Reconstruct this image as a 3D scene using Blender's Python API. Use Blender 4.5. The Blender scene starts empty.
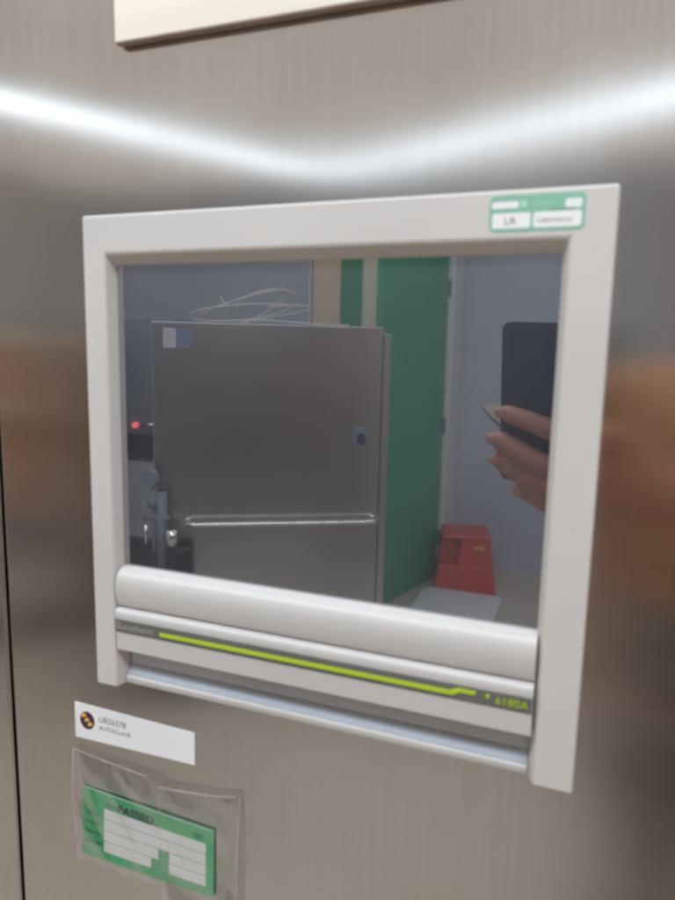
import bpy, bmesh, math, random
from mathutils import Vector, Matrix, Euler
random.seed(7)
S = bpy.context.scene
COL = S.collection
FLOOR = -1.5            # floor height; the origin is the top left corner of the display glass, the wall is y = 0

# ------------------------------------------------------------------ materials
def principled(name, col, rough=0.5, metal=0.0, **kw):
    m = bpy.data.materials.new(name); m.use_nodes = True
    b = m.node_tree.nodes['Principled BSDF']
    b.inputs['Base Color'].default_value = (*col, 1)
    b.inputs['Roughness'].default_value = rough
    b.inputs['Metallic'].default_value = metal
    for k, v in kw.items(): b.inputs[k].default_value = v
    return m
def vary(m, col, amount=0.08, scale=(8, 8, 8), bump=0.0, bscale=400, rough=None, detail=4):
    """noise variation of the base colour, plus a fine bump"""
    nt = m.node_tree; b = nt.nodes['Principled BSDF']
    tc = nt.nodes.new('ShaderNodeTexCoord'); mp = nt.nodes.new('ShaderNodeMapping')
    mp.inputs['Scale'].default_value = scale
    nt.links.new(tc.outputs['Object'], mp.inputs['Vector'])
    n = nt.nodes.new('ShaderNodeTexNoise'); n.inputs['Scale'].default_value = 1; n.inputs['Detail'].default_value = detail
    nt.links.new(mp.outputs[0], n.inputs['Vector'])
    r = nt.nodes.new('ShaderNodeValToRGB')
    lo = [c * (1 - amount) for c in col]; hi = [min(1, c * (1 + amount)) for c in col]
    r.color_ramp.elements[0].position = .3; r.color_ramp.elements[1].position = .7
    r.color_ramp.elements[0].color = (*lo, 1); r.color_ramp.elements[1].color = (*hi, 1)
    nt.links.new(n.outputs['Fac'], r.inputs['Fac']); nt.links.new(r.outputs['Color'], b.inputs['Base Color'])
    if rough:
        mr = nt.nodes.new('ShaderNodeMapRange'); mr.inputs['To Min'].default_value = rough[0]; mr.inputs['To Max'].default_value = rough[1]
        nt.links.new(n.outputs['Fac'], mr.inputs['Value']); nt.links.new(mr.outputs[0], b.inputs['Roughness'])
    if bump:
        n2 = nt.nodes.new('ShaderNodeTexNoise'); n2.inputs['Scale'].default_value = bscale; n2.inputs['Detail'].default_value = 2
        nt.links.new(tc.outputs['Object'], n2.inputs['Vector'])
        bp = nt.nodes.new('ShaderNodeBump'); bp.inputs['Strength'].default_value = bump; bp.inputs['Distance'].default_value = .001
        nt.links.new(n2.outputs['Fac'], bp.inputs['Height']); nt.links.new(bp.outputs[0], b.inputs['Normal'])
    return m
def plastic(name, col, rough=.45, amount=.05, bump=.15, scale=(25, 25, 25), bscale=900, **kw):
    return vary(principled(name, col, rough, **kw), col, amount, scale, bump, bscale)

def brushed_steel(name, col, rough, aniso, grain=(900, 900, 5), tangent=True, wear=1.0, lo=.955, hi=1.03):
    m = principled(name, col, rough, 1.0)
    nt = m.node_tree; b = nt.nodes['Principled BSDF']
    tc = nt.nodes.new('ShaderNodeTexCoord'); mp = nt.nodes.new('ShaderNodeMapping'); mp.inputs['Scale'].default_value = grain
    n = nt.nodes.new('ShaderNodeTexNoise'); n.inputs['Scale'].default_value = 1; n.inputs['Detail'].default_value = 3
    nt.links.new(tc.outputs['Object'], mp.inputs['Vector']); nt.links.new(mp.outputs[0], n.inputs['Vector'])
    # large soft wear and finger smears
    n2 = nt.nodes.new('ShaderNodeTexNoise'); n2.inputs['Scale'].default_value = 7; n2.inputs['Detail'].default_value = 5
    nt.links.new(tc.outputs['Object'], n2.inputs['Vector'])
    mr = nt.nodes.new('ShaderNodeMapRange'); mr.inputs['From Min'].default_value = .25; mr.inputs['From Max'].default_value = .75
    mr.inputs['To Min'].default_value = lo; mr.inputs['To Max'].default_value = hi
    nt.links.new(n.outputs['Fac'], mr.inputs['Value'])
    mix = nt.nodes.new('ShaderNodeVectorMath'); mix.operation = 'SCALE'
    mix.inputs[0].default_value = col
    sm = nt.nodes.new('ShaderNodeMapRange'); sm.inputs['From Min'].default_value = .3; sm.inputs['From Max'].default_value = .7
    sm.inputs['To Min'].default_value = 1 - .07 * wear; sm.inputs['To Max'].default_value = 1 + .05 * wear
    nt.links.new(n2.outputs['Fac'], sm.inputs['Value'])
    mm_ = nt.nodes.new('ShaderNodeMath'); mm_.operation = 'MULTIPLY'
    nt.links.new(mr.outputs[0], mm_.inputs[0]); nt.links.new(sm.outputs[0], mm_.inputs[1])
    nt.links.new(mm_.outputs[0], mix.inputs['Scale'])
    nt.links.new(mix.outputs[0], b.inputs['Base Color'])
    m2 = nt.nodes.new('ShaderNodeMapRange'); m2.inputs['From Min'].default_value = .3; m2.inputs['From Max'].default_value = .7
    m2.inputs['To Min'].default_value = rough * (1 - .16 * wear); m2.inputs['To Max'].default_value = rough * (1 + .18 * wear)
    nt.links.new(n2.outputs['Fac'], m2.inputs['Value']); nt.links.new(m2.outputs[0], b.inputs['Roughness'])
    b.inputs['Anisotropic'].default_value = aniso
    tn = nt.nodes.new('ShaderNodeTangent'); tn.direction_type = 'RADIAL'; tn.axis = 'Z'
    # constant tangent across the flat sheet: vertical grain
    cmb = nt.nodes.new('ShaderNodeCombineXYZ'); cmb.inputs[2].default_value = 1.0
    nt.links.new(cmb.outputs[0], b.inputs['Tangent'])
    b.inputs['Anisotropic Rotation'].default_value = TANROT
    bp = nt.nodes.new('ShaderNodeBump'); bp.inputs['Strength'].default_value = .04; bp.inputs['Distance'].default_value = .0002
    nt.links.new(n.outputs['Fac'], bp.inputs['Height']); nt.links.new(bp.outputs[0], b.inputs['Normal'])
    return m
TANROT = 0.25
def emitter(name, col, s):
    m = principled(name, (.8, .8, .8), .5); b = m.node_tree.nodes['Principled BSDF']
    b.inputs['Emission Color'].default_value = (*col, 1); b.inputs['Emission Strength'].default_value = s
    return m

M = {}
M['steel'] = brushed_steel('brushed_wall_steel', (.61, .58, .55), .165, .85)
M['cab_steel'] = brushed_steel('brushed_cabinet_steel', (.56, .55, .54), .25, .40, (300, 300, 3), wear=.15)
M['chrome'] = principled('polished_tube', (.8, .78, .74), .15, 1.0)
M['bezel'] = plastic('warm_grey_plastic', (.62, .56, .51), .42, .035, .2, (14, 14, 14), 1500)
M['trim'] = plastic('warm_grey_trim', (.595, .545, .50), .34, .025, .10)
M['recess'] = plastic('cool_grey_metallic_plastic', (.56, .56, .585), .42, .04, .08)
M['cool'] = plastic('pale_blue_grey_plastic', (.37, .385, .415), .6, .04, .08)
M['strip'] = plastic('dark_printed_strip', (.16, .145, .125), .30, .06, .10)
M['lime'] = principled('lime_print', (.46, .60, .03), .45)
M['pale_print'] = principled('pale_print', (.42, .40, .37), .5)
M['glass'] = vary(principled('dark_display_glass', (.42, .425, .45), .03, .955), (.42, .425, .45), .03, (5, 5, 5), rough=(.015, .035))
_nt = M['glass'].node_tree; _g = _nt.nodes.new('ShaderNodeBsdfGlossy'); _g.inputs['Color'].default_value = (.045, .048, .056, 1); _g.inputs['Roughness'].default_value = .42
_a = _nt.nodes.new('ShaderNodeAddShader'); _nt.links.new(_nt.nodes['Principled BSDF'].outputs[0], _a.inputs[0]); _nt.links.new(_g.outputs[0], _a.inputs[1]); _nt.links.new(_a.outputs[0], _nt.nodes['Material Output'].inputs['Surface'])
M['black'] = plastic('black_plastic', (.012, .012, .014), .4)
M['board'] = vary(principled('pale_birch_board', (.86, .745, .60), .5), (.86, .745, .60), .05, (3, 3, 60), .1, 600)
M['board_edge'] = vary(principled('birch_board_edge', (.33, .24, .17), .6), (.33, .24, .17), .15, (40, 40, 900))
M['paper'] = plastic('white_label_paper', (.88, .83, .79), .4, .02, .05)
M['ink_grey'] = principled('grey_ink', (.22, .20, .20), .6)
M['purple'] = principled('purple_ink', (.06, .012, .055), .5)
M['gold'] = principled('yellow_ink', (.80, .50, .06), .5)
M['green'] = plastic('green_tag', (.055, .43, .15), .45, .08, .05)
M['green_dark'] = principled('dark_green_ink', (.012, .09, .03), .5)
M['green_st'] = plastic('green_sticker_ink', (.27, .52, .36), .35, .08, .03)
M['green_pale'] = principled('pale_green_ink', (.40, .68, .50), .35)
M['black_ink'] = principled('black_ink', (.015, .03, .018), .5)
M['wall'] = plastic('blue_grey_paint', (.53, .575, .66), .6, .05, .1, (1.5, 1.5, 1.5))
M['beige'] = plastic('beige_brown_paint', (.52, .38, .28), .6, .05, .1, (1.5, 1.5, 1.5))
M['floor'] = vary(principled('pale_vinyl_floor', (.58, .51, .43), .3), (.58, .51, .43), .08, (3, 3, 3), .05, 200)
M['green_door'] = plastic('green_door_paint', (.045, .34, .16), .45, .06, .1, (2, 2, 1))
M['tan'] = plastic('tan_paint', (.92, .72, .52), .5, .04, .1)
M['cream'] = plastic('cream_paint', (.90, .83, .66), .5, .04, .1)
M['white'] = plastic('white_paint', (.75, .75, .74), .5, .04, .1)
M['red'] = plastic('red_stool_plastic', (.64, .06, .035), .35, .08, .1)
M['hose'] = plastic('clear_white_hose', (.70, .66, .58), .35)
M['brown'] = plastic('brown_wood_veneer', (.40, .22, .12), .4, .12, .1, (3, 3, 20))
M['veneer_light'] = plastic('light_brown_veneer', (.56, .34, .22), .4, .12, .1, (3, 3, 20))
M['machine'] = plastic('dark_blue_grey_machine', (.20, .225, .27), .4, .08, .1)
M['machine2'] = plastic('pale_machine_panel', (.55, .58, .62), .4, .08, .1)
M['phone'] = principled('dark_phone_glass', (.030, .045, .085), .28)
M['skin'] = vary(principled('skin', (.50, .22, .15), .5), (.50, .22, .15), .15, (60, 60, 60), .3, 900)
M['skin'].node_tree.nodes['Principled BSDF'].inputs['Subsurface Weight'].default_value = .08
M['nail'] = principled('fingernail', (.56, .29, .21), .3)
M['jumper'] = vary(principled('brown_knit', (.42, .21, .10), .9), (.42, .21, .10), .2, (60, 60, 60), .5, 500)
M['trousers'] = plastic('dark_grey_trousers', (.15, .13, .12), .9, .2, .4)
M['hair'] = vary(principled('dark_hair', (.03, .02, .014), .6), (.03, .02, .014), .4, (200, 200, 20), .6, 600)

# transparent film
def film():
    m = bpy.data.materials.new('clear_plastic_film'); m.use_nodes = True
    nt = m.node_tree; nt.nodes.remove(nt.nodes['Principled BSDF'])
    out = nt.nodes['Material Output']
    t = nt.nodes.new('ShaderNodeBsdfTransparent'); t.inputs['Color'].default_value = (.955, .95, .955, 1)
    g = nt.nodes.new('ShaderNodeBsdfGlossy'); g.inputs['Roughness'].default_value = .11; g.inputs['Color'].default_value = (.9, .9, .92, 1)
    fc = nt.nodes.new('ShaderNodeLayerWeight'); lw = nt.nodes.new('ShaderNodeMath'); lw.operation = 'POWER'; lw.inputs[1].default_value = 3.0; nt.links.new(fc.outputs['Facing'], lw.inputs[0])
    ml = nt.nodes.new('ShaderNodeMath'); ml.operation = 'MULTIPLY_ADD'; ml.inputs[1].default_value = .9; ml.inputs[2].default_value = .17
    mx = nt.nodes.new('ShaderNodeMixShader')
    nt.links.new(lw.outputs[0], ml.inputs[0]); nt.links.new(ml.outputs[0], mx.inputs[0])
    nt.links.new(t.outputs[0], mx.inputs[1]); nt.links.new(g.outputs[0], mx.inputs[2]); nt.links.new(mx.outputs[0], out.inputs['Surface'])
    return m
M['film'] = film()
M['film_edge'] = principled('film_seam', (.62, .58, .56), .25, 0, Alpha=.30)

# ------------------------------------------------------------------ helpers
def link(name, me, mat, parent=None, world=True, smooth=False, bevel=0, seg=2, angle=35):
    o = bpy.data.objects.new(name, me); COL.objects.link(o)
    mats = mat if isinstance(mat, (list, tuple)) else [mat]
    for mm in mats: me.materials.append(mm)
    if smooth:
        for p in me.polygons: p.use_smooth = True
    if bevel:
        b = o.modifiers.new('bevel', 'BEVEL'); b.width = bevel; b.segments = seg; b.limit_method = 'ANGLE'; b.angle_limit = math.radians(angle)
        for p in me.polygons: p.use_smooth = True
        wn = o.modifiers.new('wn', 'WEIGHTED_NORMAL'); wn.keep_sharp = True
    if parent is not None:
        o.parent = parent
        if world:
            if parent.parent is None: o.matrix_parent_inverse = Matrix.Translation(-parent.location)
    return o
def tag(o, label=None, cat=None, group=None, kind=None):
    if label: o['label'] = label
    if cat: o['category'] = cat
    if group: o['group'] = group
    if kind: o['kind'] = kind
    return o
def thing(name, label, cat, loc, rz=0, group=None, mat=None):
    e = bpy.data.objects.new(name, None); COL.objects.link(e); e.empty_display_size = .05
    if mat is not None: e.matrix_world = mat
    else: e.location = loc; e.rotation_euler = (0, 0, rz)
    return tag(e, label, cat, group)
def mesh(verts, faces, name='m'):
    me = bpy.data.meshes.new(name); me.from_pydata([tuple(v) for v in verts], [], faces); me.update()
    bm = bmesh.new(); bm.from_mesh(me); bmesh.ops.recalc_face_normals(bm, faces=bm.faces); bm.to_mesh(me); bm.free()
    return me
class MB:
    def __init__(s): s.v = []; s.f = []; s.mi = []
    def box(s, x0, x1, y0, y1, z0, z1, mi=0):
        n = len(s.v)
        s.v += [(x, y, z) for z in (z0, z1) for y in (y0, y1) for x in (x0, x1)]
        s.f += [tuple(n + i for i in q) for q in ((0, 2, 3, 1), (4, 5, 7, 6), (0, 1, 5, 4), (2, 6, 7, 3), (0, 4, 6, 2), (1, 3, 7, 5))]; s.mi += [mi] * 6
        return s
    def tube(s, pts, r, n=10, mi=0, caps=True):
        pts = [Vector(p) for p in pts]; rs = r if isinstance(r, (list, tuple)) else [r] * len(pts)
        base = len(s.v); up = Vector((0, 0, 1)); prev = None
        for i, p in enumerate(pts):
            d = (pts[min(i + 1, len(pts) - 1)] - pts[max(i - 1, 0)]).normalized()
            if prev is None:
                a = d.cross(up) if abs(d.dot(up)) < .95 else d.cross(Vector((1, 0, 0)))
            else: a = prev - d * prev.dot(d)
            a.normalize(); prev = a; b = d.cross(a)
            for k in range(n):
                t = 2 * math.pi * k / n; s.v.append(tuple(p + (a * math.cos(t) + b * math.sin(t)) * rs[i]))
        for i in range(len(pts) - 1):
            for k in range(n):
                s.f.append((base + i * n + k, base + i * n + (k + 1) % n, base + (i + 1) * n + (k + 1) % n, base + (i + 1) * n + k)); s.mi.append(mi)
        if caps:
            s.f.append(tuple(base + k for k in range(n))); s.f.append(tuple(base + (len(pts) - 1) * n + k for k in reversed(range(n)))); s.mi += [mi, mi]
        return s
    def prism(s, poly, axis, a, b, mi=0):
        """poly: 2d outline in the two other axes, extruded along axis from a to b"""
        n = len(s.v); k = len(poly)
        def P(u, v, w): return {'x': (w, u, v), 'y': (u, w, v), 'z': (u, v, w)}[axis]
        s.v += [P(u, v, a) for u, v in poly] + [P(u, v, b) for u, v in poly]
        s.f.append(tuple(n + i for i in range(k))); s.f.append(tuple(n + k + i for i in reversed(range(k)))); s.mi += [mi, mi]
        for i in range(k): s.f.append((n + i, n + (i + 1) % k, n + k + (i + 1) % k, n + k + i)); s.mi.append(mi)
        return s
    def build(s, name, mat, parent=None, **kw):
        me = bpy.data.meshes.new(name); me.from_pydata(s.v, [], s.f); me.update()
        mi = list(s.mi)
        bm = bmesh.new(); bm.from_mesh(me); bmesh.ops.recalc_face_normals(bm, faces=bm.faces); bm.to_mesh(me); bm.free()
        for p, i in zip(me.polygons, mi): p.material_index = i
        return link(name, me, mat, parent, **kw)
def rrect(x0, x1, z0, z1, r, n=5):
    pts = []
    for cx, cz, a0 in ((x1 - r, z1 - r, 0), (x0 + r, z1 - r, 90), (x0 + r, z0 + r, 180), (x1 - r, z0 + r, 270)):
        for i in range(n + 1):
            a = math.radians(a0 + 90 * i / n); pts.append((cx + r * math.cos(a), cz + r * math.sin(a)))
    return pts
def text(name, s, size, loc, mat, parent=None, align='LEFT', depth=.00012, spacing=1.0, sx=1.0, bold=0.0, world=True):
    """lettering mesh lying on a plane that faces -y"""
    c = bpy.data.curves.new('t', 'FONT'); c.body = s; c.size = size; c.align_x = align; c.extrude = depth / 2; c.space_character = spacing; c.offset = bold
    c.resolution_u = 3
    o = bpy.data.objects.new('t', c); COL.objects.link(o); bpy.context.view_layer.update()
    me = bpy.data.meshes.new_from_object(o.evaluated_get(bpy.context.evaluated_depsgraph_get()))
    bpy.data.objects.remove(o)
    me.transform(Matrix.Translation(loc) @ Matrix.Rotation(math.pi / 2, 4, 'X') @ Matrix.Diagonal((sx, 1, 1, 1)))
    me.materials.clear()
    return link(name, me, mat, parent, world=world)
def prism_obj(name, poly, y0, y1, mat, parent, **kw):
    return MB().prism(poly, 'y', y0, y1).build(name, mat, parent, **kw)

# ------------------------------------------------------------------ steel wall
def sheet(name, x0, x1, z0, z1, mat, fold=.004):
    b = MB().box(x0, x1, 0, .012, z0, z1)
    return tag(b.build(name, mat, bevel=.0022, seg=3), kind='structure')
sheet('wall', -.1086, 1.9, FLOOR, 1.15, M['steel'])
sheet('wall_side', -1.6, -.1120, FLOOR, 1.15, M['steel'])
tag(MB().box(-.14, -.08, .016, .03, FLOOR, 1.15).build('wall_gap', M['black']), kind='structure')

# ------------------------------------------------------------------ birch board above
bd = thing('wooden_board', 'pale birch board with a darker cut edge fixed to the steel above the display', 'board', (-.001, 0, .1225))
MB().box(-.0012, .34, -.0062, -.0008, .1228, .34).build('panel', [M['board']], bd, bevel=.0005)
MB().box(-.0012, .34, -.0060, -.0012, .1222, .1228).build('edge', M['board_edge'], bd)

# ------------------------------------------------------------------ the display unit
T = thing('display_panel', 'warm grey wall mounted touchscreen unit with dark glass and lime stripe', 'display', (.126, 0, -.257))
def frame():
    def ring(y, il, ir, it, b=0):
        return [(-.0165 + b, y, .0275 - b), (.268 - b, y, .0275 - b), (.268 - b, y, -.2568 + b), (ir, y, -.2568 + b), (ir, y, it), (il, y, it), (il, y, -.2568 + b), (-.0165 + b, y, -.2568 + b)]
    R = [ring(-.0004, .0008, .2462, .0002), ring(-.0118, .0006, .2462, .0002), ring(-.020, -.0012, .2492, .0058)]
    v = [p for r in R for p in r]; f = []
    for k in range(2):
        for i in range(8): f.append((k * 8 + i, k * 8 + (i + 1) % 8, k * 8 + 8 + (i + 1) % 8, k * 8 + 8 + i))
    def cap(o): return [(o + 0, o + 1, o + 4, o + 5), (o + 1, o + 2, o + 3, o + 4), (o + 0, o + 5, o + 6, o + 7)]
    f += cap(16) + [tuple(reversed(q)) for q in cap(0)]
    return mesh(v, f)
fr = link('bezel', frame(), M['bezel'], T, bevel=.0016, seg=4, angle=15)
MB().box(-.004, .250, -.0117, -.008, -.186, .003).build('screen', M['glass'], T)
MB().box(-.0012, .2475, -.0105, -.0012, -.2300, -.181).build('backing', M['trim'], T)
# horizontal mouldings: profiles in (y, z) extruded along x
X0, X1 = .0009, .2470
roll = [(-.0110, -.1790), (-.0140, -.1793), (-.0165, -.1800), (-.0188, -.1818), (-.0204, -.1845), (-.0213, -.1880), (-.0214, -.1925), (-.0208, -.1975), (-.0198, -.2015), (-.0188, -.2028), (-.0110, -.2028)]
MB().prism(roll, 'x', X0, X1).build('lower_cushion', M['trim'], T, bevel=.0006, seg=2, angle=40)
bar = [(-.0110, -.2036), (-.0192, -.2036), (-.0212, -.2043), (-.0222, -.2058), (-.0224, -.2080), (-.0221, -.2100), (-.0217, -.2186), (-.0215, -.2192), (-.0213, -.2300), (-.0205, -.2306), (-.0110, -.2306)]
br = MB().prism(bar, 'x', X0, X1).build('lower_rail', M['trim'], T, bevel=.0004, seg=2, angle=40)
sp = [(-.0219, -.2096), (-.0226, -.2099), (-.0220, -.2184), (-.0214, -.2184)]
st = MB().prism(sp, 'x', X0 + .0002, X1 - .0002).build('name_strip', M['strip'], T, bevel=.0003)
ys = -.0226
line = [(.0335, -.2135), (.2065, -.2135), (.2105, -.2115), (.2200, -.2115), (.2190, -.2135), (.2118, -.2135), (.2080, -.2157), (.0335, -.2157)]
prism_obj('stripe', [(x, z) for x, z in line], ys - .0004, ys + .0008, M['lime'], st)
prism_obj('dot', rrect(.2245, .2265, -.2137, -.2117, .0009, 4), ys - .0004, ys + .0008, M['lime'], st)
text('lettering', '6180A', .0058, (.2292, ys - .0003, -.2158), M['lime'], st, spacing=1.02, sx=1.02)
text('lettering', 'Eurotherm', .0058, (.0028, ys - .0003, -.2158), M['pale_print'], st, sx=1.03)
# recessed lower channel and its lip
ch = [(-.0040, -.2300), (-.0092, -.2306), (-.0082, -.2345), (-.0078, -.2385), (-.0081, -.2420), (-.0084, -.2448), (-.0040, -.2448)]
MB().prism(ch, 'x', .0010, .2460).build('recess_channel', M['recess'], T, smooth=False, bevel=.0005, seg=2, angle=12)
lp2 = [(-.0040, -.2449), (-.0086, -.2449), (-.0094, -.2466), (-.0108, -.2485), (-.0126, -.2505), (-.0040, -.2505)]
MB().prism(lp2, 'x', .0010, .2460).build('drip_edge', M['cool'], T, bevel=.0004, seg=2, angle=12)
lp = [(-.0040, -.2506), (-.0128, -.2506), (-.0136, -.2511), (-.0138, -.2516)] + [(-.0140, -.2530), (-.0132, -.2556), (-.0120, -.2562), (-.0040, -.2562)]
MB().prism(lp, 'x', .0010, .2460).build('lip', M['trim'], T, bevel=.0003)

# ------------------------------------------------------------------ green bordered sticker on the bezel
K = thing('asset_sticker', 'small green bordered asset sticker on the top right corner of the bezel', 'sticker', (.234, -.020, .017))
K0, K1, KB, KT = .2136, .2546, .0092, .0249
prism_obj('backing', rrect(K0, K1, KB, KT, .0028), -.02025, -.02005, M['green_st'], K)
prism_obj('cell', rrect(.2150, .2318, .0106, .0172, .0012), -.02035, -.0202, M['paper'], K)
prism_obj('cell', rrect(.2330, .2532, .0106, .0172, .0012), -.02035, -.0202, M['paper'], K)
prism_obj('cell', rrect(.2462, .2530, .0184, .0222, .0010), -.02035, -.0202, M['paper'], K)
prism_obj('cell', rrect(.2146, .2262, .0192, .0222, .0008), -.02035, -.0202, M['paper'], K)
prism_obj('cell', rrect(.2268, .2300, .0194, .0222, .0008), -.02035, -.0202, M['green_pale'], K)
text('lettering', 'SAFETY', .0030, (.2318, -.0203, .0195), M['green_pale'], K)
text('lettering', 'LR', .0045, (.2202, -.0204, .0122), M['ink_grey'], K, sx=1.1)
text('lettering', 'Laboratory', .0030, (.2345, -.0204, .0128), M['ink_grey'], K, sx=1.1)
prism_obj('rule', [(.2400, .01785), (.2500, .01785), (.2500, .0185), (.2400, .0182)], -.0204, -.0202, M['ink_grey'], K)

# ------------------------------------------------------------------ white asset label
L = thing('asset_label', 'white rectangular label with purple roundel and grey text under the display', 'label', (-.005, 0, -.30))
me_poly = [(-.0531, -.3128), (.0423, -.3103), (.0425, -.2882), (-.0530, -.2870)]
prism_obj('label_card', me_poly, -.0006, -.0001, M['paper'], L, bevel=.0002)
rc = [(-.0424 + .0060 * math.cos(a), -.2985 + .0064 * math.sin(a)) for a in [i * math.tau / 32 for i in range(32)]]
rd = prism_obj('roundel', rc, -.0008, -.0005, M['purple'], L)
for i, (cx, cz) in enumerate(((-.0450, -.2958), (-.0424, -.2986), (-.0398, -.3014))):
    pts = []
    for k in range(9):
        a = math.radians(200 - k * 24); pts.append((cx + .0021 * math.cos(a), cz + .0021 * math.sin(a) * 1.0))
    for k in reversed(range(9)):
        a = math.radians(200 - k * 24); pts.append((cx + .0006 * math.cos(a) + .0006, cz + .0008 * math.sin(a) - .0005))
    prism_obj('wave_mark', pts, -.0010, -.0007, M['gold'], rd)
text('lettering', 'UR56578', .0062, (-.0328, -.0007, -.2975), M['ink_grey'], L, sx=.95)
text('lettering', 'AUTOCLAVE', .0045, (-.0328, -.0007, -.3030), M['ink_grey'], L, sx=1.0)

# ------------------------------------------------------------------ green tag
G = thing('passed_tag', 'green test tag reading PASSED with white writing boxes inside the clear pouch', 'tag', (.004, 0, -.401))
nx = 16
def gz(u, top):   # slightly bowed card
    return (-.3478 + (-.3515 + .3478) * u) if top else (-.4011 + (.0011) * u)
def gy(u): return -.0009 - .0006 * math.sin(u * math.pi) - .0009 * u * u
def gpt(u, w, dy=0):  # u across, w down 0..1
    zt, zb = gz(u, True), gz(u, False); x = (-.0479 - .0022 * w) + u * (.0567 + .0479 + .0022 * w - .0003 * w)
    return (x, gy(u) + dy, zt + (zb - zt) * w)
def gpatch(name, u0, u1, w0, w1, dy, mat, parent, n=10, thick=.0003):
    v = []; f = []
    for i in range(n + 1):
        u = u0 + (u1 - u0) * i / n
        v += [gpt(u, w0, dy), gpt(u, w1, dy), gpt(u, w1, dy + thick), gpt(u, w0, dy + thick)]
    for i in range(n):
        a = i * 4
        for k in range(4): f.append((a + k, a + (k + 1) % 4, a + 4 + (k + 1) % 4, a + 4 + k))
    f += [(0, 1, 2, 3), (n * 4 + 3, n * 4 + 2, n * 4 + 1, n * 4)]
    return link(name, mesh(v, f), mat, parent)
gpatch('card', 0, 1, 0, 1, 0, M['green'], G, 20)
gpatch('top_border', 0.0, 1, 0, .018, -.00015, M['green_pale'], G, 20)
rows = [(.235, .375), (.392, .535), (.552, .70), (.716, .86)]
ends = [[(.175, .945)], [(.175, .945)], [(.175, .60), (.68, .945)], [(.175, .545), (.68, .945)]]
for (w0, w1), segs in zip(rows, ends):
    for u0, u1 in segs: gpatch('writing_box', u0, u1, w0, w1, -.00025, M['paper'], G)
def glyph(s, size, u, w, mat, sx=1.0, bold=0):
    x, y, z = gpt(u, w, -.0005)
    o = text('lettering', s, size, (0, 0, 0), mat, G, sx=sx, bold=bold)
    me = o.data
    x1, y1, z1 = gpt(min(u + .2, 1), w, -.0005)
    ang = math.atan2(z1 - z, x1 - x); a2 = math.atan2(y1 - y, x1 - x)
    me.transform(Matrix.Translation((x, y - .0002, z)) @ Matrix.Rotation(a2, 4, 'Z') @ Matrix.Rotation(-ang, 4, 'Y'))
glyph('PASSED', .0082, .285, .205, M['black_ink'], 1.1, .00012)
glyph('Date', .0035, .20, .175, M['green_dark'])
glyph('TEST', .0036, .86, .165, M['green_dark'])
for s, w in (('Test No.', .36), ('Asset No.', .50), ('Tested by', .64), ('Next test', .78)): glyph(s, .0037, .02, w, M['green_dark'])

# ------------------------------------------------------------------ clear pouch over the tag
Pch = thing('plastic_pouch', 'crinkled clear plastic pouch taped on the steel around the green tag', 'pouch', (.01, 0, -.41))
def pouch(name, outline_top, zb, x0, x1, amp, y0, nx=46, nz=40, seed=1):
    rnd = random.Random(seed); waves = [(rnd.uniform(40, 330), rnd.uniform(30, 260), rnd.uniform(0, 6.28), rnd.uniform(.4, 1)) for _ in range(7)]
    v = []; f = []
    for j in range(nz + 1):
        for i in range(nx + 1):
            u = i / nx; w = j / nz; x = x0 + (x1 - x0) * u; zt = outline_top(x); z = zt + (zb - zt) * w
            h = sum(a * math.sin(fx * x + fz * z + ph) for fx, fz, ph, a in waves) / 4
            edge = min(1, 8 * min(u, 1 - u, w + .02, 1 - w + .02))
            v.append((x, y0 - amp * (0.6 + h) * edge, z))
    for j in range(nz):
        for i in range(nx):
            a = j * (nx + 1) + i; f.append((a, a + 1, a + nx + 2, a + nx + 1))
    return link(name, mesh(v, f), M['film'], Pch, smooth=True)
pouch('film', lambda x: -.3206 - .06 * (x + .052), -.4035, -.0532, .0172, .0040, -.0034, seed=3)
pouch('film', lambda x: -.3292 + .125 * (x - .0172), -.4200, .0174, .0755, .0026, -.0040, seed=8)
MB().tube([(-.0532, -.003, -.3206), (-.03, -.0042, -.3221), (-.008, -.0042, -.3236), (.0072, -.004, -.3252)], .00045, 6).build('seam', M['film_edge'], Pch, smooth=True)
MB().tube([(-.0532, -.003, -.3206), (-.0535, -.0052, -.345), (-.0525, -.005, -.375), (-.0537, -.003, -.4030)], .0005, 6).build('seam', M['film_edge'], Pch, smooth=True)
MB().tube([(.0172, -.004, -.3470), (.0170, -.0042, -.338), (.0176, -.004, -.3300), (.030, -.0042, -.3290), (.055, -.004, -.3258), (.0734, -.004, -.3222)], .0006, 6).build('seam', M['film_edge'], Pch, smooth=True)
MB().tube([(.0755, -.002, -.3235), (.0760, -.0042, -.345), (.0752, -.0062, -.372), (.0758, -.003, -.4200)], .0004, 6).build('seam', M['film_edge'], Pch, smooth=True)

# ================================================================== the room that the glass mirrors (behind the camera)
tag(MB().box(-6, 3, -5.5, -.0, FLOOR - .05, FLOOR).build('floor', M['floor']), kind='structure')
tag(MB().box(-3.6, 2.2, -4.30, -4.20, FLOOR, 1.15).build('room_wall', M['wall']), kind='structure')

tag(MB().box(-3.70, -3.60, -4.3, -.5, FLOOR, 1.15).build('room_wall_left', M['white']), kind='structure')
tag(MB().box(2.20, 2.30, -4.3, -.9, FLOOR, 1.15).build('room_wall_right', M['white']), kind='structure')
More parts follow.
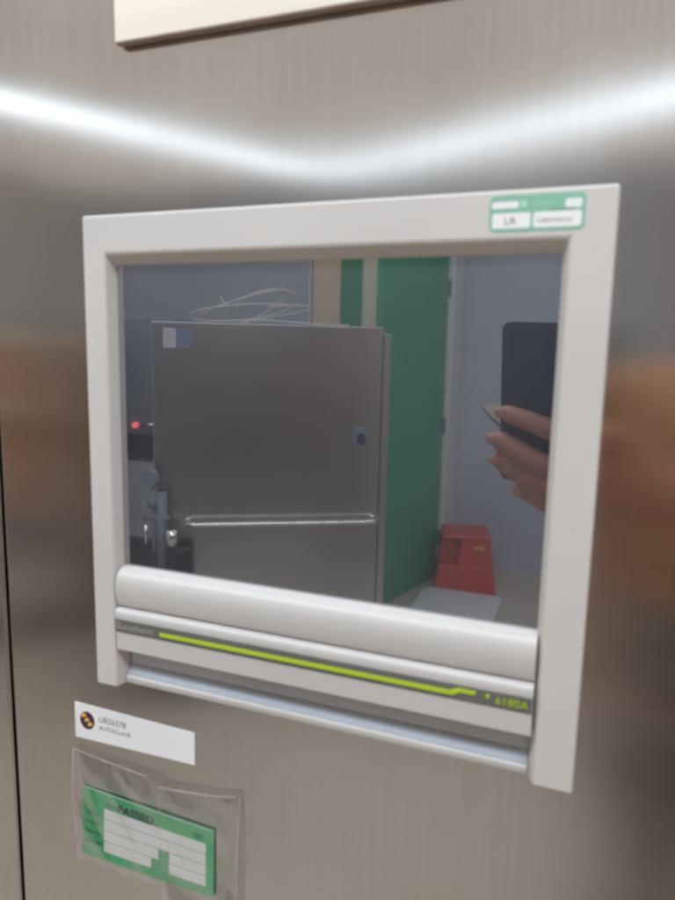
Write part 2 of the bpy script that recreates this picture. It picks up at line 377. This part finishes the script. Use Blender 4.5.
# steel cabinet, turned 29 degrees
ca = math.atan2(-.45, .802)
CB = thing('autoclave_cabinet', 'tall brushed steel cabinet with a long bar handle mirrored in the display glass', 'cabinet', (-1.338, -1.885, FLOOR), ca)
H = 1.553
MB().box(.015, .965, -.62, -.055, .02, H - .025).build('body', M['cab_steel'], CB, world=False, bevel=.004)
dr = MB().box(0, .92, -.05, 0, .03, H).build('door', M['cab_steel'], CB, world=False, bevel=.004, seg=3)
pts = [(.125, -.002, .755), (.125, .035, .755), (.130, .048, .755), (.142, .056, .755), (.16, .056, .755), (.50, .056, .755), (.84, .056, .755), (.883, .056, .755), (.895, .048, .755), (.900, .035, .755), (.900, -.002, .755)]
MB().tube(pts, .0092, 14).build('handle', M['chrome'], dr, world=False, smooth=True)
for x in (.125, .900): MB().tube([(x, 0, .755), (x, .006, .755)], .022, 16).build('handle_mount', M['chrome'], dr, world=False)
MB().box(.045, .092, 0, .0015, H - .10, H - .026).build('notice_plate', plastic('pale_plate', (.62, .62, .62)), dr, world=False)
MB().box(.098, .150, 0, .0015, H - .10, H - .026).build('notice_plate', plastic('blue_grey_plate', (.16, .20, .30)), dr, world=False)
for k in range(6): MB().box(.050, .087 - .012 * (k % 2), .0014, .0020, H - .040 - k * .010, H - .037 - k * .010).build('print_line', M['ink_grey'], dr, world=False)
MB().box(.915, .921, -.002, .001, .06, H - .03).build('door_seal', M['black'], dr, world=False)
sw = MB().box(.805, .862, 0, .006, 1.06, 1.145).build('switch_plate', M['machine'], dr, world=False, bevel=.002)
MB().tube([(.833, .006, 1.10), (.833, .03, 1.10)], .019, 14).box(.828, .838, .03, .042, 1.078, 1.122).build('rotary_knob', M['black'], sw, world=False)

# loops of hose lying on the cabinet
HZ = thing('coiled_hose', 'loose loops of thin pale hose lying on top of the steel cabinet', 'hose', (-1.338, -1.885, FLOOR), ca)
pts = []
for i in range(150):
    t = i / 149; a = t * 2 * math.pi * 3.2
    r = .14 + .05 * math.sin(a * .37 + 1) + .02 * math.sin(t * 9)
    pts.append((.37 + .04 * math.sin(3 * t) + r * 1.25 * math.cos(a), -.14 + .10 * math.sin(a), H - .018 + .035 + .070 * (math.sin(a + .8) + .9) * (0.4 + .6 * math.sin(t * 3.1))))
MB().tube(pts, .0035, 6).build('hose_coil', M['hose'], HZ, world=False, smooth=True)
MB().tube([(.20, -.02, H + .006), (.45, -.02, H + .016), (.62, -.05, H + .008), (.78, -.03, H + .004)], .004, 6).build('hose_tail', M['hose'], HZ, world=False, smooth=True)
MB().tube([(.27, -.10, H + .0), (.29, -.08, H + .06), (.26, -.10, H + .11)], .003, 6).build('hose_end', M['hose'], HZ, world=False, smooth=True)

# valves on the left of the cabinet
VV = thing('pipe_valve', 'dark gauge and chrome pipework beside the steel cabinet mirrored in the glass', 'valve', (-1.28, -1.80, FLOOR))
MB().tube([(-1.30, -1.815, -.547), (-1.30, -1.79, -.547)], .038, 20).build('gauge', M['machine'], VV)
MB().tube([(-1.285, -1.81, -.58), (-1.285, -1.81, -.90)], .011, 10).tube([(-1.285, -1.81, -.62), (-1.285, -1.81, -.66)], .026, 12).tube([(-1.33, -1.81, -.70), (-1.22, -1.81, -.70)], .016, 12).tube([(-1.25, -1.81, -.60), (-1.25, -1.81, -.90)], .020, 12).build('pipe', M['machine'], VV, smooth=True)
MB().tube([(-1.318, -1.80, -.73), (-1.318, -1.80, -.81)], .008, 10).build('chrome_tube', M['chrome'], VV, smooth=True)
MB().tube([(-1.20, -1.80, -.74), (-1.20, -1.80, -.80)], .022, 12).build('valve_body', M['chrome'], VV, smooth=True)
MB().box(-1.46, -1.17, -1.90, -1.80, FLOOR, -.83).build('base_box', M['black'], VV, bevel=.01)

# machine further back on the left
RK = thing('equipment_rack', 'dark blue grey machine with a small red lamp left of the steel cabinet', 'machine', (-2.1, -2.6, FLOOR))
MB().box(-2.6, -1.72, -3.1, -2.60, FLOOR, .10).build('housing', M['machine'], RK, bevel=.01)
MB().box(-2.6, -1.74, -2.60, -2.56, -.617, -.50).build('shelf_bar', M['black'], RK, bevel=.006)
MB().box(-2.03, -1.80, -2.60, -2.585, -1.06, -.645).build('access_panel', M['machine2'], RK, bevel=.004)
MB().tube([(-1.96, -2.60, -.455), (-1.96, -2.58, -.455)], .016, 14).build('red_lamp', emitter('red_lamp_glow', (1, .03, .03), 1.2), RK)
MB().tube([(-1.92, -2.58, -.452), (-1.83, -2.58, -.445)], .009, 8).build('chrome_tube', M['chrome'], RK, smooth=True)

# far door in the wall (strip of tan frame, green leaf, cream frame)
FD = thing('closed_door', 'narrow green door between a tan and a cream jamb in the far wall', 'door', (-1.38, -4.2, FLOOR))
MB().box(-1.655, -1.630, -4.198, -4.160, FLOOR, .72).build('trim', M['white'], FD, bevel=.003)
MB().box(-1.615, -1.409, -4.198, -4.150, FLOOR, .72).build('jamb', M['tan'], FD, bevel=.003)
MB().box(-1.408, -1.247, -4.198, -4.170, FLOOR, .72).build('leaf', M['green_door'], FD, bevel=.003)
MB().box(-1.246, -1.05, -4.198, -4.150, FLOOR, .72).build('jamb', M['cream'], FD, bevel=.003)

WD = thing('added_brown_door', 'added brown door on the right hand wall, out of view, for the warm reflection in the steel', 'door', (2.19, -1.8, FLOOR))  # unseen brown surface, added to warm the right edge of the steel
MB().box(2.15, 2.198, -2.9, -1.0, FLOOR + .01, .55).build('leaf', M['brown'], WD, bevel=.003)
MB().box(2.11, 2.15, -1.25, -1.12, -.50, -.47).build('handle', M['chrome'], WD, bevel=.004)

# open green door
DA = math.atan2(.962, -.272)
DR = thing('open_door', 'dark green door standing open on a white post beyond the steel cabinet', 'door', (-.596, -3.869, FLOOR), DA)
MB().box(0, .73, -.0, .045, .008, 2.10).build('leaf', M['green_door'], DR, world=False, bevel=.002)
for z in (.22, .95, 1.8): MB().box(-.022, .002, -.016, .012, z, z + .10).build('hinge', M['machine'], DR, world=False, bevel=.002)
pb = thing('door_post', 'white painted door post carrying the open green door', 'post', (-.575, -4.03, FLOOR))
MB().box(-.592, -.552, -4.198, -3.885, FLOOR, .75).build('post', M['white'], pb, bevel=.003)
MB().box(-.598, -.546, -4.198, -3.895, FLOOR, FLOOR + .10).build('skirting', M['white'], pb, bevel=.003)

# red step stool
SL = thing('step_stool', 'red plastic two step stool standing on the pale floor near the open door', 'stool', (-.40, -3.80, FLOOR), math.radians(-12))
def frustum(b, x0, x1, y0, y1, z0, z1, t, mi=0):
    n = len(b.v)
    b.v += [(x0, y0, z0), (x1, y0, z0), (x1, y1, z0), (x0, y1, z0), (x0 + t, y0 + t, z1), (x1 - t, y0 + t, z1), (x1 - t, y1 - t, z1), (x0 + t, y1 - t, z1)]
    b.f += [tuple(n + i for i in q) for q in ((3, 2, 1, 0), (4, 5, 6, 7), (0, 1, 5, 4), (1, 2, 6, 5), (2, 3, 7, 6), (3, 0, 4, 7))]; b.mi += [mi] * 6
b = MB(); frustum(b, -.19, .19, -.18, .18, 0, .17, .024); b.build('lower_step', M['red'], SL, world=False, bevel=.012, seg=3)
b = MB(); frustum(b, -.05, .165, -.155, .155, .165, .345, .020); frustum(b, -.165, -.02, -.155, .08, .165, .345, .020); b.build('upper_step', M['red'], SL, world=False, bevel=.010, seg=3)
b = MB(); frustum(b, -.155, .155, -.145, .145, .335, .362, .014); b.build('tread', M['red'], SL, world=False, bevel=.010, seg=3)
MB().box(.05, .075, .142, .147, .275, .295).box(.085, .11, .142, .147, .27, .30).build('maker_mark', M['gold'], SL, world=False)
tag(MB().prism(rrect(-.60, -.13, -3.60, -3.12, .05), 'z', FLOOR + .002, FLOOR + .03).build('floor_slab', plastic('white_slab', (.80, .82, .86), .3), bevel=.006), 'white glossy low slab on the floor in front of the red stool', 'mat')  # low pale slab forms the lighter floor area before the stool

# linear ceiling lights: an L of two white light lines
def lamp_line(a, b, z, w, label, s):
    a = Vector((*a, z)); b = Vector((*b, z)); d = (b - a).normalized(); ln = (b - a).length
    t = thing('linear_light', label, 'light', a, math.atan2(d.y, d.x), 'linear ceiling lights')
    MB().box(0, ln, -w / 2 - .015, w / 2 + .015, .012, .06).build('housing', M['white'], t, world=False, bevel=.004)
    MB().box(.0, ln, -w / 2, w / 2, 0, .0118).build('diffuser', emitter('led_diffuser', (.74, .87, 1.0), s), t, world=False)
    return t
LS = 4.2
lamp_line((-1.20, -3.18), (-2.60, -.80), .90, .16, 'long white linear light over the left side of the room', LS * .85)
lamp_line((-1.17, -3.26), (1.35, -2.12), .90, .16, 'long white linear light crossing behind the photographer', LS * .95)
lamp_line((-1.3, -.75), (1.7, -.75), .92, .20, 'added unseen linear light along the steel wall that brightens the bezel from above', 17)  # lamp added out of view to brighten the bezel from above

# added cupboard out of view; drawer tones make brown bands in the steel
WC = thing('added_cupboard', 'added brown drawer cupboard, out of view, whose tones band the reflection in the steel', 'cupboard', (-2.6, -2.3, FLOOR))
MB().box(-3.45, -2.07, -2.5, -2.02, FLOOR + .10, -.04).build('carcass', M['brown'], WC, bevel=.006)
MB().box(-3.48, -2.05, -2.52, -1.98, -.04, .0).build('worktop', M['tan'], WC, bevel=.006)
for z0, z1, mt in ((-.30, -.05, 'veneer_light'), (-.37, -.31, 'tan'), (-.51, -.38, 'brown'), (-.68, -.52, 'veneer_light'), (-.87, -.69, 'veneer_light'), (-1.10, -.88, 'machine'), (-1.33, -1.11, 'white')):
    for xa, xb in ((-3.44, -2.77), (-2.76, -2.08)):
        dw = MB().box(xa, xb, -2.02, -2.0, z0 + .004, z1 - .004).build('band_drawer', M[mt], WC, bevel=.003)
        if z1 - z0 > .12: MB().box((xa + xb) / 2 - .08, (xa + xb) / 2 + .08, -2.0, -1.985, (z0 + z1) / 2 - .006, (z0 + z1) / 2 + .006).build('handle', M['chrome'], dw, bevel=.003)
# ------------------------------------------------------------------ camera
cam = bpy.data.cameras.new('camera'); co = bpy.data.objects.new('camera', cam); COL.objects.link(co)
Cc = Vector((.2616, -.3393, -.0455))
r2 = Vector((.93563683, .35229892, .02166111)); u2 = Vector((-.07178251, .12983564, .98893376)); fw = Vector((-.34558791, .92683773, -.14676791))
mw = Matrix((( r2.x, u2.x, -fw.x, Cc.x), (r2.y, u2.y, -fw.y, Cc.y), (r2.z, u2.z, -fw.z, Cc.z), (0, 0, 0, 1)))
co.matrix_world = mw
cam.sensor_fit = 'HORIZONTAL'; cam.sensor_width = 36; cam.lens = 36 * 668.67 / 675
cam.clip_start = .005; cam.clip_end = 60
cam.dof.use_dof = True; cam.dof.focus_distance = 1.3; cam.dof.aperture_fstop = 13.5
S.camera = co

# ------------------------------------------------------------------ the phone that took the picture, and the person holding it
def PH(r, u, o): return Cc + r2 * r + u2 * u + fw * o
phm = Matrix(((r2.x, -fw.x, u2.x, 0), (r2.y, -fw.y, u2.y, 0), (r2.z, -fw.z, u2.z, 0), (0, 0, 0, 1)))   # local x right, y away from the glass, z up
phm.translation = PH(0, -.13, -.0045)
PN = thing('phone', 'dark smartphone held up to the display glass by a hand', 'phone', None, mat=phm)
tilt = .058
def tl(pts): return [(x * math.cos(tilt) + (z) * math.sin(tilt) - .0075, z * math.cos(tilt) - x * math.sin(tilt) - .003) for x, z in pts]
MB().prism(tl(rrect(-.0925, .004, -.002, .1625, .010, 6)), 'y', .0, .0085).build('body', M['phone'], PN, world=False, bevel=.0014, seg=3)
MB().prism(tl(rrect(-.0895, .001, .001, .1595, .008, 6)), 'y', .0086, .0090).build('screen', M['black'], PN, world=False)
for z in (.108, .086):
    MB().tube([(-.016, -.0012, z), (-.016, .001, z)], .0075, 20).build('camera_lens', M['black'], PN, world=False)
cdm = phm.copy()
CD = thing('paper_card', 'small folded white card poking out from behind the dark phone', 'card', None, mat=cdm)
MB().prism([(-.1165, .0773), (-.088, .0826), (-.088, .0530), (-.1060, .0662)], 'y', .0005, .0012).build('card', M['paper'], CD, world=False)
MB().prism([(-.1180, .0773), (-.1165, .0775), (-.1060, .0664), (-.088, .0532), (-.088, .0500), (-.1072, .0640)], 'y', .0, .0030).build('dark_edge', M['machine'], CD, world=False)

def ball(b, c, r, n=14, sc=(1, 1, 1)):
    c = Vector(c); base = len(b.v); m = n // 2
    for j in range(1, m):
        ph = math.pi * j / m
        for k in range(n):
            t = math.tau * k / n
            b.v.append((c.x + r * sc[0] * math.sin(ph) * math.cos(t), c.y + r * sc[1] * math.sin(ph) * math.sin(t), c.z + r * sc[2] * math.cos(ph)))
    top = len(b.v); b.v.append((c.x, c.y, c.z + r * sc[2])); b.v.append((c.x, c.y, c.z - r * sc[2]))
    for j in range(m - 2):
        for k in range(n): b.f.append((base + j * n + k, base + j * n + (k + 1) % n, base + (j + 1) * n + (k + 1) % n, base + (j + 1) * n + k)); b.mi.append(0)
    for k in range(n):
        b.f.append((top, base + (k + 1) % n, base + k)); b.f.append((top + 1, base + (m - 2) * n + k, base + (m - 2) * n + (k + 1) % n)); b.mi += [0, 0]
def limb(b, pts, rs):
    b.tube(pts, rs, 14)
    for p, r in zip(pts, rs): ball(b, p, r * .995)
def remeshed(b, name, mat, parent, vox, smooth=3):
    o = b.build(name, mat, parent, smooth=True)
    m = o.modifiers.new('skin', 'REMESH'); m.mode = 'VOXEL'; m.voxel_size = vox; m.use_smooth_shade = True
    s = o.modifiers.new('smooth', 'SMOOTH'); s.iterations = smooth; s.factor = .5
    return o
px, py = .52, -.92
PE = thing('person', 'person in a brown jumper and dark trousers holding a dark phone towards the display', 'person', (px, py, FLOOR))
V = Vector
wr = PH(.078, -.150, -.040); elb = V((.70, -.66, -.42)); rsh = V((px + .185, py, -.12)); lsh = V((px - .185, py, -.12))
lel = V((px - .235, py - .02, -.40)); lwr = V((px - .225, py + .06, -.63))
hp = V((px, py, -.62)); hd = V((px - .01, py + .02, .13))
b = MB()
# head, neck
ball(b, hd + V((0, -.005, .02)), .095, 20, (.80, 1.0, 1.08)); ball(b, hd + V((0, .03, -.05)), .065, 16, (.82, .95, 1.0))
ball(b, hd + V((0, .098, -.012)), .014, 10, (.9, 1.2, 1.5)); ball(b, hd + V((0, .085, -.052)), .016, 10, (1.3, .6, .5))
for s in (-1, 1): ball(b, hd + V((s * .077, -.005, -.01)), .026, 10, (.35, .7, 1.1)); ball(b, hd + V((s * .03, .083, .012)), .011, 10)
limb(b, [V((px, py - .01, -.09)), hd + V((0, -.015, -.06))], [.062, .055])
# trunk
for z, rx, ry in ((-.17, .175, .10), (-.26, .165, .115), (-.36, .15, .11), (-.46, .14, .105), (-.56, .155, .115), (-.64, .165, .12)): ball(b, (px, py, z), 1, 20, (rx, ry, .11))
limb(b, [lsh, V((px, py, -.115)), rsh], [.052, .07, .052])
limb(b, [rsh, elb.lerp(rsh, .5), elb], [.053, .046, .039]); limb(b, [elb, elb.lerp(wr, .3), elb.lerp(wr, .8), wr], [.039, .042, .031, .026])
limb(b, [lsh, lel, lel.lerp(lwr, .3), lwr], [.053, .039, .041, .026])
for s in (-1, 1):
    limb(b, [V((px + s * .09, py, -.66)), V((px + s * .10, py + .01, -1.04)), V((px + s * .105, py - .02, -1.15)), V((px + s * .11, py - .02, -1.42))], [.085, .055, .056, .036])
    limb(b, [V((px + s * .11, py - .04, -1.455)), V((px + s * .12, py + .15, -1.47))], [.038, .026])
# left hand, relaxed
for k, (dy, ln, rr) in enumerate(((.034, .085, .0095), (.012, .095, .010), (-.010, .09, .0095), (-.030, .07, .008))):
    a = lwr + V((.005, dy * .6 + .01, -.02)); c = a + V((.01, dy * .4, -.07)); limb(b, [a, c, c + V((.012, .006, -ln * .45)), c + V((.026, .016, -ln * .8))], [.015, .0125, rr, rr * .85])
limb(b, [lwr + V((0, .02, -.02)), lwr + V((.02, .05, -.06)), lwr + V((.03, .06, -.095))], [.015, .011, .009])
# right hand wrapped round the phone
q = [  # joints (right, up, out) and radii
 ([(.021, -.078, -.008), (.006, -.074, .010), (-.034, -.0686, .0125), (-.0605, -.0608, .0095), (-.083, -.0560, .0060)], [.0125, .0112, .0108, .0102, .0090]),
 ([(.023, -.100, -.009), (.006, -.108, .011), (-.0388, -.1047, .0140), (-.0719, -.0918, .0110), (-.0935, -.0838, .0062)], [.0125, .0125, .0120, .0112, .0098]),
 ([(.022, -.122, -.009), (.005, -.132, .010), (-.0412, -.1274, .0130), (-.0726, -.1155, .0100), (-.0930, -.1065, .0055)], [.0125, .0118, .0112, .0104, .0092]),
 ([(.019, -.142, -.009), (.002, -.151, .008), (-.0400, -.1450, .0100), (-.0680, -.1365, .0055)], [.0115, .0102, .0096, .0084])]
wrp = (.078, -.150, -.040)
for js, rs in q:
    limb(b, [PH(*j) for j in js], rs)
    limb(b, [PH(*js[0]), PH(*[(js[0][i] * .45 + wrp[i] * .55) for i in range(3)]), PH(*wrp)], [rs[0], .017, .022])
limb(b, [PH(*wrp), PH(.046, -.118, -.040), PH(.014, -.088, -.030), PH(-.012, -.070, -.0245)], [.022, .018, .0125, .0105])
remeshed(b, 'body', M['skin'], PE, .0036, 2)
for js, rs in q:
    t0 = PH(*js[-1]); d = (t0 - PH(*js[-2])).normalized(); nn = (fw - d * fw.dot(d)).normalized(); ss = d.cross(nn)
    nb = MB(); ball(nb, (0, 0, 0), 1, 12, (.0075, .0055, .0022)); T4 = Matrix((( d.x, ss.x, nn.x, 0), (d.y, ss.y, nn.y, 0), (d.z, ss.z, nn.z, 0), (0, 0, 0, 1))); T4.translation = t0 + nn * (rs[-1] * .88) + d * .002
    nb.v = [tuple(T4 @ Vector(v)) for v in nb.v]; nb.build('fingernail', M['nail'], PE, smooth=True)
# clothes
b = MB()
for z, rx, ry in ((-.17, .195, .118), (-.26, .188, .135), (-.36, .172, .132), (-.42, .165, .13)): ball(b, (px, py, z), 1, 20, (rx, ry, .11))
limb(b, [lsh, V((px, py - .005, -.118)), rsh], [.068, .082, .068])
w1 = elb.lerp(wr, .72)
limb(b, [rsh, elb.lerp(rsh, .5), elb, elb.lerp(w1, .5), w1], [.070, .061, .056, .054, .043]); limb(b, [lsh, lel, lel.lerp(lwr, .8)], [.070, .056, .042])
remeshed(b, 'jumper', M['jumper'], PE, .009, 3)
b = MB()
[ball(b, (px, py, z), 1, 20, (rx, ry, .10)) for z, rx, ry in ((-.50, .160, .128), (-.58, .172, .134), (-.68, .178, .135))]
for s in (-1, 1): limb(b, [V((px + s * .09, py, -.72)), V((px + s * .10, py + .01, -1.04)), V((px + s * .11, py - .02, -1.40))], [.10, .075, .058])
remeshed(b, 'trousers', M['trousers'], PE, .010, 3)
for s in (-1, 1):
    b = MB(); limb(b, [V((px + s * .11, py - .05, -1.452)), V((px + s * .115, py + .05, -1.455)), V((px + s * .12, py + .16, -1.464))], [.046, .046, .036]); remeshed(b, 'shoe', M['black'], PE, .006, 3)
b = MB(); ball(b, hd + V((0, -.018, .035)), .104, 20, (.84, 1.0, 1.05)); ball(b, hd + V((0, -.055, -.02)), .07, 16, (1.05, .7, 1.1)); remeshed(b, 'hair', M['hair'], PE, .006, 2)

# ------------------------------------------------------------------ light
w = bpy.data.worlds.new('World'); S.world = w; w.use_nodes = True
bg = w.node_tree.nodes['Background']; bg.inputs['Color'].default_value = (1.0, .915, .84, 1); bg.inputs['Strength'].default_value = .52
S.view_settings.view_transform = 'Standard'; S.view_settings.look = 'None'; S.view_settings.gamma = 1; S.view_settings.exposure = .18
S.cycles.use_denoising = True
S.cycles.max_bounces = 8; S.cycles.glossy_bounces = 5; S.cycles.transparent_max_bounces = 8
S.cycles.sample_clamp_indirect = 6
